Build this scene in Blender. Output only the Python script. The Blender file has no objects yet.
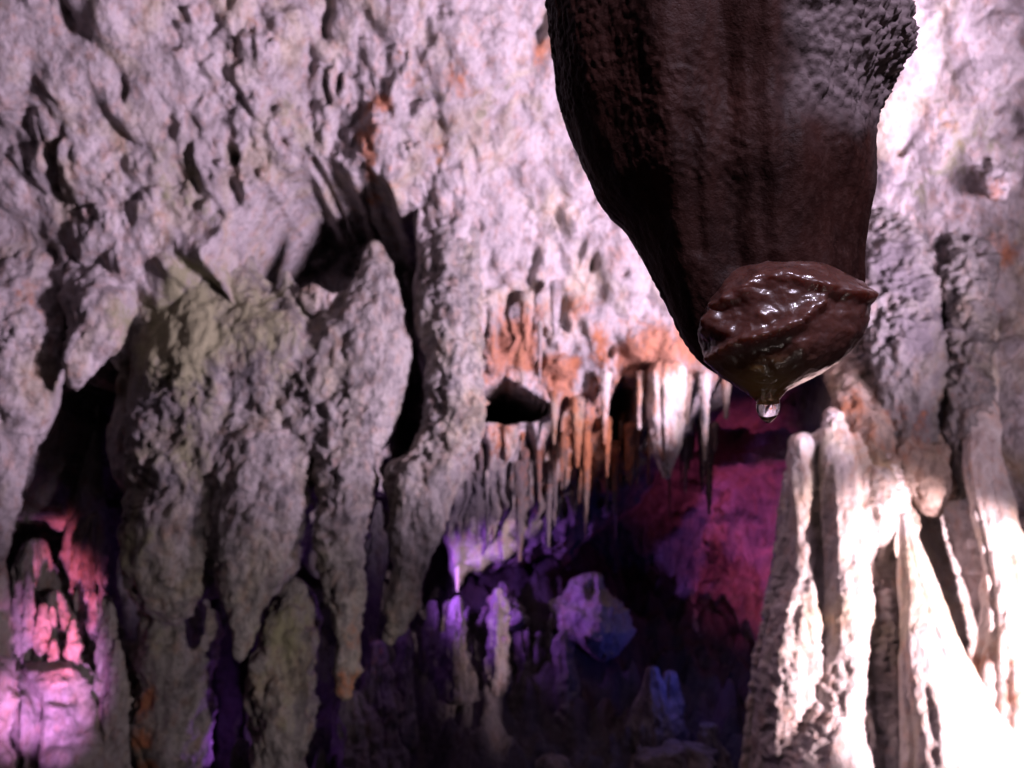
import bpy, math, mathutils
import numpy as np

sc = bpy.context.scene
col = sc.collection
rng = np.random.default_rng(11)

# ------------------------------------------------------------------ camera model
F = 796.0                      # focal length in pixels (28 mm on a 36 mm wide sensor)
PITCH = math.radians(8.0)
CAM = np.array([0.0, 0.0, 1.5])


def at(px, py, Y):
    """world point seen at picture position (px, py) on the vertical plane y = Y, and metres per pixel there"""
    px = np.asarray(px, float); py = np.asarray(py, float)
    rx = (px - 512) / F; ry = (384 - py) / F
    dy = math.cos(PITCH) - ry * math.sin(PITCH)
    dz = math.sin(PITCH) + ry * math.cos(PITCH)
    k = Y / dy
    return CAM[0] + rx * k, CAM[2] + dz * k, k / F


# ------------------------------------------------------------------ noise
_perm = np.random.default_rng(3).permutation(4096).astype(np.int64)
_grad = np.random.default_rng(4).normal(size=(4096, 3))
_grad /= np.linalg.norm(_grad, axis=1, keepdims=True)
_rnd = np.random.default_rng(5).random((4096, 3))


def _h(i, j, k):
    return _perm[(_perm[(_perm[i & 4095] + j) & 4095] + k) & 4095]


def perlin(p):
    p = np.asarray(p, float)
    i = np.floor(p).astype(np.int64); f = p - i
    w = f * f * f * (f * (f * 6 - 15) + 10)
    out = np.zeros(len(p))
    for dx in (0, 1):
        wx = w[:, 0] if dx else 1 - w[:, 0]
        for dy in (0, 1):
            wy = w[:, 1] if dy else 1 - w[:, 1]
            for dz in (0, 1):
                wz = w[:, 2] if dz else 1 - w[:, 2]
                g = _grad[_h(i[:, 0] + dx, i[:, 1] + dy, i[:, 2] + dz)]
                out += wx * wy * wz * (g[:, 0] * (f[:, 0] - dx) + g[:, 1] * (f[:, 1] - dy) + g[:, 2] * (f[:, 2] - dz))
    return out * 1.6


def fbm(p, octv=4, lac=2.1, gain=0.5):
    p = np.asarray(p, float); a = 1.0; s = np.zeros(len(p))
    for o in range(octv):
        s += a * perlin(p + 17.3 * o); p = p * lac; a *= gain
    return s


def worley(p):
    """distance to the nearest feature point (cell size 1)"""
    p = np.asarray(p, float)
    i = np.floor(p).astype(np.int64)
    best = np.full(len(p), 9.0)
    for dx in (-1, 0, 1):
        for dy in (-1, 0, 1):
            for dz in (-1, 0, 1):
                c = i + np.array([dx, dy, dz])
                q = c + _rnd[_h(c[:, 0], c[:, 1], c[:, 2])]
                d = ((p - q) ** 2).sum(1)
                np.minimum(best, d, out=best)
    return np.sqrt(best)


def sstep(a, b, x):
    t = np.clip((x - a) / (b - a), 0, 1)
    return t * t * (3 - 2 * t)


# ------------------------------------------------------------------ mesh helpers
def link_mesh(name, V, Q, mat, parent=None, attrs=None, T=None):
    me = bpy.data.meshes.new(name)
    nq = len(Q); nt = 0 if T is None else len(T)
    me.vertices.add(len(V)); me.vertices.foreach_set('co', np.ascontiguousarray(V, np.float32).ravel())
    loops = np.asarray(Q, np.int32).ravel()
    starts = np.arange(nq, dtype=np.int32) * 4
    if nt:
        starts = np.concatenate([starts, nq * 4 + np.arange(nt, dtype=np.int32) * 3])
        loops = np.concatenate([loops, np.asarray(T, np.int32).ravel()])
    me.loops.add(len(loops)); me.loops.foreach_set('vertex_index', loops)
    me.polygons.add(nq + nt); me.polygons.foreach_set('loop_start', starts)
    me.update(calc_edges=True); me.validate()
    me.polygons.foreach_set('use_smooth', np.ones(len(me.polygons), bool))
    for k, a in (attrs or {}).items():
        at_ = me.attributes.new(k, 'FLOAT', 'POINT')
        at_.data.foreach_set('value', np.ascontiguousarray(a, np.float32))
    me.materials.append(mat)
    o = bpy.data.objects.new(name, me); col.objects.link(o)
    if parent is not None:
        o.parent = parent
    return o


def tag(o, label=None, cat=None, group=None, kind=None):
    if label: o['label'] = label
    if cat: o['category'] = cat
    if group: o['group'] = group
    if kind: o['kind'] = kind
    return o


def empty(name, label, cat, group=None):
    o = bpy.data.objects.new(name, None); col.objects.link(o); o.empty_display_size = 0.1
    return tag(o, label, cat, group)


# ------------------------------------------------------------------ mineral stains and painted shade: (px, py, Y, radius px, strength)
IRON = [(420, 110, 4.5, 22, .5), (440, 170, 4.6, 26, .45), (480, 60, 4.4, 24, .4), (400, 200, 4.6, 18, .5), (620, 250, 4.9, 30, .45), (580, 300, 5.0, 30, .5), (540, 310, 5.0, 24, .5), (20, 300, 4.1, 24, .45), (60, 20, 3.7, 20, .4), (500, 420, 5.1, 40, .6), (270, 40, 4, 22, .4), (955, 120, 4.0, 24, .4), (985, 200, 4.0, 26, .5), (860, 410, 4.1, 30, .6), (515, 355, 5.1, 34, 1.0), (556, 378, 5.1, 24, 1.0), (565, 400, 5.1, 16, .9), (650, 358, 5.1, 36, 1.0), (690, 345, 5.1, 32, .9), (720, 370, 5.1, 26, .8), (600, 350, 5.1, 26, .7), (620, 405, 5.1, 40, .7), (600, 440, 5.1, 60, .8), (480, 460, 5.2, 40, .35), (540, 480, 5.3, 50, .4), (640, 450, 5.3, 40, .5),
        (560, 450, 5.1, 40, .6), (500, 440, 5.1, 40, .5), (375, 165, 4.5, 20, .8), (386, 135, 4.5, 14, .8), (460, 100, 4.4, 20, .6),
        (372, 178, 4.5, 12, .9), (640, 470, 5.1, 40, .5), (545, 30, 4.0, 14, .8),
        (346, 680, 4.25, 26, .62), (350, 630, 4.25, 20, .5), (144, 700, 4.6, 14, .8), (142, 735, 4.6, 14, .8), (146, 770, 4.6, 14, .8), (150, 600, 4.6, 26, .45), (385, 560, 4.2, 16, .4), (920, 650, 4.3, 50, .7), (950, 470, 4.2, 60, .35),
        (830, 440, 4.4, 40, .6), (880, 440, 4.3, 60, .4), (1015, 240, 4.0, 18, .7), (990, 650, 4.0, 20, .5), (870, 560, 3.8, 12, .5)]
OLIVE = [(190, 330, 4.3, 70, .9), (250, 320, 4.3, 70, .7), (180, 450, 4.2, 80, .5), (440, 150, 4.6, 60, .45), (180, 190, 4.2, 50, .5), (290, 130, 4.2, 45, .45),
         (120, 540, 4.2, 50, .6), (950, 150, 4.2, 60, .45), (940, 190, 4.2, 40, .4), (480, 150, 4.7, 50, .4), (290, 640, 4.3, 50, .6), (300, 720, 4.3, 40, .5), (150, 640, 4.5, 40, .4)]
STAIN_SHADE = [(670, 470, 6.4, 40, .8), (710, 560, 6.4, 40, .7), (640, 540, 6.4, 40, .6), (1000, 40, 3.9, 40, .5), (960, 100, 4, 30, .5), (1010, 130, 4, 40, .5), (900, 160, 4.1, 40, .6), (955, 190, 4.1, 40, .6), (480, 500, 5.2, 50, .8), (540, 510, 5.3, 60, .8), (610, 490, 5.4, 60, .8), (680, 420, 5.2, 30, .6), (905, 260, 4.1, 50, .8), (930, 330, 4.1, 60, .7), (920, 420, 4.1, 40, .5), (970, 330, 4.1, 30, .4), (170, 400, 4.3, 60, .6), (200, 450, 4.2, 60, .5), (230, 520, 4.2, 60, .5), (480, 120, 4.6, 50, .4), (880, 250, 4.3, 60, .6), (900, 330, 4.3, 70, .6), (960, 40, 4.0, 40, .4),  # spots under the lip paint its shade; the others are dark stains
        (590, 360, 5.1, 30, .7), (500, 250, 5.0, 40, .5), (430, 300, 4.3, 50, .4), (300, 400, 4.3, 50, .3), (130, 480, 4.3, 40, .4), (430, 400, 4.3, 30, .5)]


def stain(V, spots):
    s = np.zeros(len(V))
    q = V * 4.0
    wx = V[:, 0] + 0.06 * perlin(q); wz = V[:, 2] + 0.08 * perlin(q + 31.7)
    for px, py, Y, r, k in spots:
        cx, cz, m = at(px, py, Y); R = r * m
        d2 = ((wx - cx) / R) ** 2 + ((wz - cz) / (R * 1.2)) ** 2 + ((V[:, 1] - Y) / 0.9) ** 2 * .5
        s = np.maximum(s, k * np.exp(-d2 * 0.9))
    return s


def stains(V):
    return {'iron': stain(V, IRON), 'olive': stain(V, OLIVE), 'stain_shade': stain(V, STAIN_SHADE)}


# ------------------------------------------------------------------ materials
def nt(mat):
    mat.use_nodes = True
    n = mat.node_tree; n.nodes.clear()
    return n


def node(n, t, **kw):
    x = n.nodes.new(t)
    for k, v in kw.items():
        if k.startswith('i_'):
            x.inputs[int(k[2:])].default_value = v
        else:
            setattr(x, k, v)
    return x


def mixc(n, fac, a, b, blend='MIX'):
    m = n.nodes.new('ShaderNodeMix'); m.data_type = 'RGBA'; m.blend_type = blend
    for sock, v in ((0, fac), (6, a), (7, b)):
        if hasattr(v, 'is_output'):
            n.links.new(v, m.inputs[sock])
        else:
            m.inputs[sock].default_value = v if sock == 0 else (*v, 1)
    return m.outputs[2]


def ramp(n, src, stops):
    r = n.nodes.new('ShaderNodeValToRGB')
    el = r.color_ramp.elements
    while len(el) < len(stops): el.new(0.5)
    for e, (p, c) in zip(el, stops):
        e.position = p; e.color = (c, c, c, 1) if not isinstance(c, tuple) else (*c, 1)
    n.links.new(src, r.inputs[0])
    return r.outputs[0]


def stone(name, light, mid, dark, rough=0.75, bump=1.0, spec=0.3, scale=1.0, contrast=1.0, coat=0.0):
    mat = bpy.data.materials.new(name); n = nt(mat); L = n.links.new
    geo = node(n, 'ShaderNodeNewGeometry')
    mp = node(n, 'ShaderNodeMapping'); mp.inputs['Scale'].default_value = (scale, scale, scale * .6); L(geo.outputs['Position'], mp.inputs[0])
    P = mp.outputs[0]

    def noise(sc_, det=6, ro=.6, dist=0.0, src=P):
        x = node(n, 'ShaderNodeTexNoise'); L(src, x.inputs['Vector'])
        x.inputs['Scale'].default_value = sc_; x.inputs['Detail'].default_value = det
        x.inputs['Roughness'].default_value = ro; x.inputs['Distortion'].default_value = dist
        return x.outputs['Fac']
    big = noise(2.2, 5, .6, .4); med = noise(9, 6, .65, .3); fine = noise(40, 5, .7); speck = noise(120, 3, .7)
    c = mixc(n, ramp(n, big, [(.36, 0.0), (.62, 1.0)]), mid, light)
    c = mixc(n, ramp(n, med, [(.34, .75 * contrast), (.5, 0.0)]), c, dark)
    c = mixc(n, ramp(n, fine, [(.34, .55 * contrast), (.52, 0.0)]), c, tuple(v * 1.1 for v in dark))
    c = mixc(n, ramp(n, speck, [(.58, 0.0), (.72, .35)]), c, tuple(min(.8, v * 1.25) for v in light))

    def attr(k):
        a = node(n, 'ShaderNodeAttribute'); a.attribute_name = k
        return a.outputs['Fac']

    def masked(k, amp, wgt=1.7):
        m = node(n, 'ShaderNodeMath', operation='MULTIPLY_ADD'); L(attr(k), m.inputs[0]); m.inputs[1].default_value = 1.25
        m1 = node(n, 'ShaderNodeMath', operation='MULTIPLY_ADD'); L(amp, m1.inputs[0]); m1.inputs[1].default_value = wgt; m1.inputs[2].default_value = -.5 - wgt * .5
        L(m1.outputs[0], m.inputs[2])
        m2 = node(n, 'ShaderNodeMath', operation='MULTIPLY_ADD'); L(fine, m2.inputs[0]); m2.inputs[1].default_value = .8; m2.inputs[2].default_value = -.4
        a2 = node(n, 'ShaderNodeMath', operation='ADD'); L(m.outputs[0], a2.inputs[0]); L(m2.outputs[0], a2.inputs[1])
        m3 = node(n, 'ShaderNodeMath', operation='MULTIPLY'); L(a2.outputs[0], m3.inputs[0]); m3.inputs[1].default_value = 2.6; m3.use_clamp = True
        return m3.outputs[0]
    hue = noise(3.4, 4, .6, .6); hue2 = noise(17, 4, .65)
    c = mixc(n, ramp(n, hue, [(.5, 0.0), (.66, .8)]), c, (1.0, .97, .74), 'MULTIPLY')
    c = mixc(n, ramp(n, hue2, [(.5, 0.0), (.68, .9)]), c, (1.0, .80, .70), 'MULTIPLY')
    c = mixc(n, masked('stain_shade', med), c, (.12, .105, .115))
    c = mixc(n, masked('olive', med), c, (.25, .245, .15))
    io = node(n, 'ShaderNodeMath', operation='MULTIPLY'); L(masked('iron', med), io.inputs[0]); io.inputs[1].default_value = .82
    c = mixc(n, io.outputs[0], c, mixc(n, ramp(n, fine, [(.35, 0.0), (.65, 1.0)]), (.26, .085, .03), (.47, .17, .065)))
    b = node(n, 'ShaderNodeBsdfPrincipled'); L(c, b.inputs['Base Color'])
    b.inputs['Specular IOR Level'].default_value = spec
    L(ramp(n, med, [(.3, rough - .2), (.7, min(1, rough + .1))]), b.inputs['Roughness'])
    b.inputs['Coat Weight'].default_value = coat; b.inputs['Coat Roughness'].default_value = .15
    vor = node(n, 'ShaderNodeTexVoronoi'); vor.feature = 'SMOOTH_F1'; L(P, vor.inputs['Vector']); vor.inputs['Scale'].default_value = 26
    vor.inputs['Smoothness'].default_value = .6
    h = node(n, 'ShaderNodeMath', operation='MULTIPLY_ADD'); L(vor.outputs['Distance'], h.inputs[0]); h.inputs[1].default_value = -.55; L(fine, h.inputs[2])
    h2 = node(n, 'ShaderNodeMath', operation='MULTIPLY_ADD'); L(med, h2.inputs[0]); h2.inputs[1].default_value = 1.4; L(h.outputs[0], h2.inputs[2])
    h3 = node(n, 'ShaderNodeMath', operation='MULTIPLY_ADD'); L(speck, h3.inputs[0]); h3.inputs[1].default_value = .25; L(h2.outputs[0], h3.inputs[2])
    bp = node(n, 'ShaderNodeBump'); bp.inputs['Strength'].default_value = .8; bp.inputs['Distance'].default_value = .028 * bump / scale
    L(h3.outputs[0], bp.inputs['Height']); L(bp.outputs[0], b.inputs['Normal'])
    if coat: L(bp.outputs[0], b.inputs['Coat Normal'])
    o = node(n, 'ShaderNodeOutputMaterial'); L(b.outputs[0], o.inputs[0])
    return mat


M_wall = stone('limestone', (.55, .50, .51), (.40, .36, .37), (.17, .145, .145))
M_lobe = stone('grey_limestone', (.35, .325, .31), (.25, .23, .225), (.08, .072, .076), bump=.8, contrast=1.2)
M_calcite = stone('pale_calcite', (.74, .69, .66), (.60, .54, .50), (.36, .27, .25), rough=.6, bump=.7, contrast=.7, spec=.4)
M_tan = stone('tan_calcite', (.52, .43, .36), (.36, .27, .21), (.15, .10, .08), rough=.65)
M_fringe = stone('shaded_brown_calcite', (.24, .17, .14), (.15, .10, .085), (.07, .045, .04), rough=.6)  # brown calcite darkened to paint the shade under the lip
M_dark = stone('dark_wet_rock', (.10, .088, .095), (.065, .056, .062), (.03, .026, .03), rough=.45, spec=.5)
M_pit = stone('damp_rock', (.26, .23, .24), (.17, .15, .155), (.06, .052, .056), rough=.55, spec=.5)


# ------------------------------------------------------------------ rock tubes traced by their outline
def tube(name, rows, mat, parent=None, Y=None, ry=0.9, nu=72, ds=0.012, flutes=0, flamp=0.0, knob=0.05, drip=0.0, seed=0, ztw=0.0, fscale=1.0, noisefreq=None, crease=0.0, front=False, raw=False, open_top=False):
    """rows: (py, x_left, x_right[, Y]) from top to bottom; a closed, roughened column of rock"""
    R = [(r[0], r[1], r[2], r[3] if len(r) > 3 else Y) for r in rows]
    cx, cz, rr, cy = [], [], [], []
    for py, xl, xr, y in R:
        x, z, m = at((xl + xr) / 2, py, y)
        cx.append(float(x)); cz.append(float(z)); rr.append(float((xr - xl) / 2 * m)); cy.append(y + (ry * rr[-1] if front else 0))
    cx, cz, rr, cy = map(np.array, (cx, cz, rr, cy))
    L = abs(cz[0] - cz[-1]); nv = int(max(14, min(420, L / ds)))
    t = -cz                                    # increases downward
    tv = np.linspace(t[0], t[-1], nv)

    def smooth(vals):
        v = np.interp(tv, t, vals)
        k = max(1, nv // (len(R) * 3)); ker = np.ones(2 * k + 1) / (2 * k + 1)
        return np.convolve(np.pad(v, k, mode='edge'), ker, 'valid')
    X, Z0, RR, YY = smooth(cx), -tv, smooth(rr), smooth(cy)
    # rounded ends
    e0 = 1e-6 if open_top else min(rr[0] * 1.0, L * .3); e1 = min(max(rr[-1], .004) * 1.4, L * .3)
    d0 = tv - tv[0]; d1 = tv[-1] - tv
    RR = RR * np.sqrt(np.clip(1 - (1 - np.clip(d0 / max(e0, 1e-6), 0, 1)) ** 2, 0, 1)) * np.sqrt(np.clip(1 - (1 - np.clip(d1 / max(e1, 1e-6), 0, 1)) ** 2, 0, 1))
    RR = np.maximum(RR, 1e-4)
    th = np.linspace(0, 2 * np.pi, nu, endpoint=False)
    TH, _ = np.meshgrid(th, tv)
    rmean = RR.mean()
    dirx, diry = np.cos(TH), np.sin(TH)
    P0 = np.stack([X[:, None] + RR[:, None] * dirx, YY[:, None] + RR[:, None] * ry * diry, np.repeat(Z0[:, None], nu, 1)], -1).reshape(-1, 3)
    fr = noisefreq or (1.0 / max(rmean, .02))
    off = np.array([seed * 3.1, seed * 7.7, seed * 1.3])
    disp = knob * rmean * 3.0 * fbm(P0 * fr * np.array([.9, .9, .6]) + off, 4, 2.2, .55)
    disp += knob * rmean * 1.2 * (0.55 - worley(P0 * fr * np.array([2.2, 2.2, 1.5]) + off))
    if flutes:
        ph = 1.3 * perlin(np.stack([np.zeros(len(P0)) + seed, P0[:, 2] * .8, P0[:, 2] * 0], -1)) + seed
        wob = fbm(np.stack([dirx.ravel() * 1.5, diry.ravel() * 1.5, P0[:, 2] * 1.0], -1) + off, 2)
        disp += flamp * rmean * (np.abs(np.sin(TH.ravel() * flutes / 2 + ph + 2.2 * wob)) - .6)
    if crease:
        q_ = P0 + .05 * np.stack([perlin(P0 * 6 + 1), perlin(P0 * 6 + 5), perlin(P0 * 6 + 9)], -1)
        disp += crease * (.55 - worley(q_ * np.array([6.5, 6.5, 15]) + off)) + crease * .5 * fbm(q_ * np.array([14, 14, 30]), 3)
    if drip:
        g = P0 * np.array([1, 1, .45]) * (1 / .11) + off
        disp += drip * (0.6 - worley(g))
    fall = np.repeat(np.clip(RR / rmean, 0, 1)[:, None], nu, 1).ravel()
    disp = disp * np.minimum(1, fall * 1.3)
    V = P0.copy()
    V[:, 0] += disp * dirx.ravel(); V[:, 1] += disp * diry.ravel() * ry; V[:, 2] += .35 * disp
    idx = np.arange(nv * nu).reshape(nv, nu)
    a = idx[:-1]; b = idx[1:]; a2 = np.roll(a, -1, 1); b2 = np.roll(b, -1, 1)
    Q = np.stack([a, b, b2, a2], -1).reshape(-1, 4)
    top = np.array([[X[0], YY[0], Z0[0] + 1e-3]]); bot = np.array([[X[-1], YY[-1], Z0[-1] - 1e-3]])
    n0 = len(V); V = np.concatenate([V, top, bot])
    T = np.concatenate([np.stack([np.full(nu, n0), idx[0], np.roll(idx[0], -1)], -1), np.stack([np.full(nu, n0 + 1), np.roll(idx[-1], -1), idx[-1]], -1)])
    if raw:
        return V, Q, T
    return link_mesh(name, V, Q, mat, parent, stains(V), T)


def blend(name, tubes, mat, parent=None, voxel=.014, iters=12, amp=.03, freq=5.0, crease=.02, grain=.012, seed=0, cf=(6.5, 6.5, 14)):
    """several rock tubes grown together into one continuous mesh, then roughened"""
    Vs, Qs, Ts, n = [], [], [], 0
    for rows, kw in tubes:
        v, q, t = tube('', rows, None, raw=True, knob=0.0, **kw)
        Vs.append(v); Qs.append(q + n); Ts.append(t + n); n += len(v)
    tmp = link_mesh('temporary', np.concatenate(Vs), np.concatenate(Qs), mat, None, None, np.concatenate(Ts))
    md = tmp.modifiers.new('r', 'REMESH'); md.mode = 'VOXEL'; md.voxel_size = voxel
    if iters:
        ms = tmp.modifiers.new('s', 'SMOOTH'); ms.factor = .5; ms.iterations = iters
    dg = bpy.context.evaluated_depsgraph_get()
    me = bpy.data.meshes.new_from_object(tmp.evaluated_get(dg))
    old = tmp.data; bpy.data.objects.remove(tmp); bpy.data.meshes.remove(old)
    V = np.empty(len(me.vertices) * 3, np.float32); me.vertices.foreach_get('co', V); V = V.reshape(-1, 3).astype(float)
    N = np.empty(len(me.vertices) * 3, np.float32); me.vertices.foreach_get('normal', N); N = N.reshape(-1, 3).astype(float)
    off = np.array([seed * 3.1, seed * 7.7, seed * 1.3])
    qv = V + .05 * np.stack([perlin(V * 6 + 1), perlin(V * 6 + 5), perlin(V * 6 + 9)], -1)
    patch = sstep(-.35, .45, perlin(V * 1.9 + 13 + off))
    d = amp * fbm(V * np.array([1, 1, .65]) * freq + off, 4, 2.1, .55)
    d += crease * (.3 + patch) * ((.55 - worley(qv * np.array(cf) + off)) + .6 * fbm(qv * np.array(cf) * 2 + off, 3))
    d += grain * (.4 + .8 * patch) * ((.5 - worley(V * np.array([24, 24, 19]) + off)) + .5 * fbm(V * 30 + off, 2))
    V = V + N * d[:, None]
    me.vertices.foreach_set('co', np.ascontiguousarray(V, np.float32).ravel())
    me.polygons.foreach_set('use_smooth', np.ones(len(me.polygons), bool))
    for k, a in stains(V).items():
        at_ = me.attributes.new(k, 'FLOAT', 'POINT'); at_.data.foreach_set('value', np.ascontiguousarray(a, np.float32))
    me.materials.clear(); me.materials.append(mat); me.name = name; me.update()
    o = bpy.data.objects.new(name, me); col.objects.link(o)
    if parent is not None: o.parent = parent
    return o


# ------------------------------------------------------------------ the cave wall: a relief over (x, z)
def poly_sd(x, z, poly):
    """signed distance to polygon (negative inside)"""
    P = np.array(poly); d = np.full(x.shape, 1e9); inside = np.zeros(x.shape, bool)
    for i in range(len(P)):
        a = P[i]; b = P[(i + 1) % len(P)]
        e = b - a; l2 = (e ** 2).sum() + 1e-12
        t = np.clip(((x - a[0]) * e[0] + (z - a[1]) * e[1]) / l2, 0, 1)
        d = np.minimum(d, np.hypot(x - a[0] - t * e[0], z - a[1] - t * e[1]))
        c = ((a[1] > z) != (b[1] > z)) & (x < (b[0] - a[0]) * (z - a[1]) / (b[1] - a[1] + 1e-12) + a[0])
        inside ^= c
    return np.where(inside, -d, d)


CTRL = [(-500, -300, 3.0), (-200, -300, 3.1), (100, -300, 3.1), (400, -300, 3.3), (700, -300, 3.4), (1000, -300, 3.1), (1300, -300, 3.0),
        (-500, 0, 3.4), (-200, 0, 3.5), (0, 0, 3.6), (200, 0, 3.7), (400, 0, 3.9), (600, 0, 4.2), (800, 0, 4.1), (950, 0, 3.8), (1100, 0, 3.6), (1400, 0, 3.4),
        (-500, 200, 3.9), (-200, 200, 4.1), (0, 200, 4.2), (200, 200, 4.3), (330, 200, 4.5), (480, 180, 4.7), (620, 200, 4.9), (780, 200, 4.8), (900, 200, 4.3), (1024, 200, 4.1), (1200, 200, 3.9), (1450, 200, 3.6),
        (-500, 400, 4.2), (-200, 400, 4.5), (0, 400, 4.6), (150, 400, 4.5), (300, 400, 4.6), (430, 350, 4.7), (520, 370, 5.0), (600, 350, 5.0), (680, 340, 5.0), (790, 380, 4.9), (900, 400, 4.4), (1024, 400, 4.15), (1200, 400, 3.9), (1450, 400, 3.6),
        (-500, 650, 4.6), (-200, 650, 5.0), (0, 620, 5.5), (200, 620, 6.0), (330, 620, 6.0), (460, 500, 5.2), (540, 500, 5.3), (600, 500, 5.5), (560, 590, 6.3), (690, 540, 6.4), (750, 560, 6.2), (800,600,5.2), (860, 600, 4.6), (950, 600, 4.4), (1024, 600, 4.2), (1200, 650, 4.0), (1450, 650, 3.7),
        (-500, 950, 4.8), (-200, 950, 5.2), (100, 950, 5.6), (300, 950, 6.0), (500, 900, 6.6), (700, 900, 6.6), (850, 900, 4.8), (1024, 900, 4.3), (1200, 900, 4.1), (1450, 900, 3.8)]

RECESS = [  # polygon in picture positions, reference depth, extra depth, softness (m)
    ([(250, 245), (270, 212), (330, 182), (392, 200), (414, 216), (412, 300), (418, 350), (420, 440), (372, 480), (368, 420), (380, 330), (345, 300), (300, 300), (262, 312), (240, 285)], 4.6, 1.05, .12),
    ([(8, 560), (20, 480), (45, 400), (57, 365), (75, 385), (98, 362), (116, 372), (114, 500), (112, 760), (0, 760)], 4.6, 2.6, .08),
    ([(270, 470), (300, 440), (320, 500), (420, 480), (440, 560), (430, 1000), (60, 1000), (110, 620), (200, 560), (270, 600)], 4.8, 1.2, .12),
    ([(480, 421), (482, 393), (496, 386), (506, 382), (528, 392), (552, 408), (538, 417), (510, 423)], 5.05, 2.4, .035),
    ([(612, 440), (615, 388), (626, 376), (640, 384), (640, 450)], 5.0, .5, .05),
    ([(862, 205), (880, 230), (905, 340), (880, 390), (862, 370)], 4.3, .35, .12),
    ([(925, 505), (950, 500), (975, 520), (992, 600), (985, 668), (965, 640), (940, 585), (928, 540)], 4.3, .5, .06),
    ([(690, 430), (720, 385), (800, 372), (815, 520), (815, 900), (420, 900), (455, 575), (560, 560), (640, 490)], 5.6, 1.6, .35),
    ([(800, 440), (900, 420), (925, 505), (940, 600), (985, 680), (1010, 500), (1250, 500), (1250, 1000), (700, 1000), (775, 700), (785, 560)], 4.1, -.6, .12),
]


def drips(n, box, size, amp, seed, asp=(1.2, 2.6)):
    r = np.random.default_rng(seed); out = []
    for _ in range(n):
        px = r.uniform(box[0], box[2]); py = r.uniform(box[1], box[3])
        w = size[0] * (size[1] / size[0]) ** r.random()
        out.append((px, py, w, w * r.uniform(*asp), amp * (w / size[1]) ** .8 * r.uniform(.6, 1.2), r.uniform(-.25, .15)))
    return out


DR = []
DR += drips(190, (-250, -250, 480, 330), (18, 52), .20, 1, (1.0, 2.0))
DR += drips(46, (-250, -250, 720, 330), (40, 80), .2, 31, (1.0, 2.2))
DR += drips(420, (-250, -250, 560, 420), (7, 18), .075, 2)
DR += drips(150, (390, 40, 700, 380), (10, 30), .13, 3)
DR += drips(260, (390, 0, 720, 400), (5, 13), .06, 4)
DR += drips(130, (860, -200, 1350, 460), (14, 42), .21, 5)
DR += drips(260, (840, -200, 1350, 560), (6, 16), .07, 6)
DR += drips(120, (100, 250, 420, 560), (10, 24), .08, 7)
DR += drips(260, (445, 400, 700, 560), (3, 8), .16, 8, (5, 12))
DR += drips(200, (600, 420, 800, 700), (4, 12), .2, 18, (1, 3))
DR += drips(330, (600, 400, 800, 800), (6, 26), .3, 9, (1, 3.0))
DR += drips(120, (420, 560, 620, 800), (8, 30), .22, 19, (1, 2.5))
DR += drips(110, (-50, 560, 420, 900), (10, 30), .2, 10, (1.5, 3))


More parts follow.
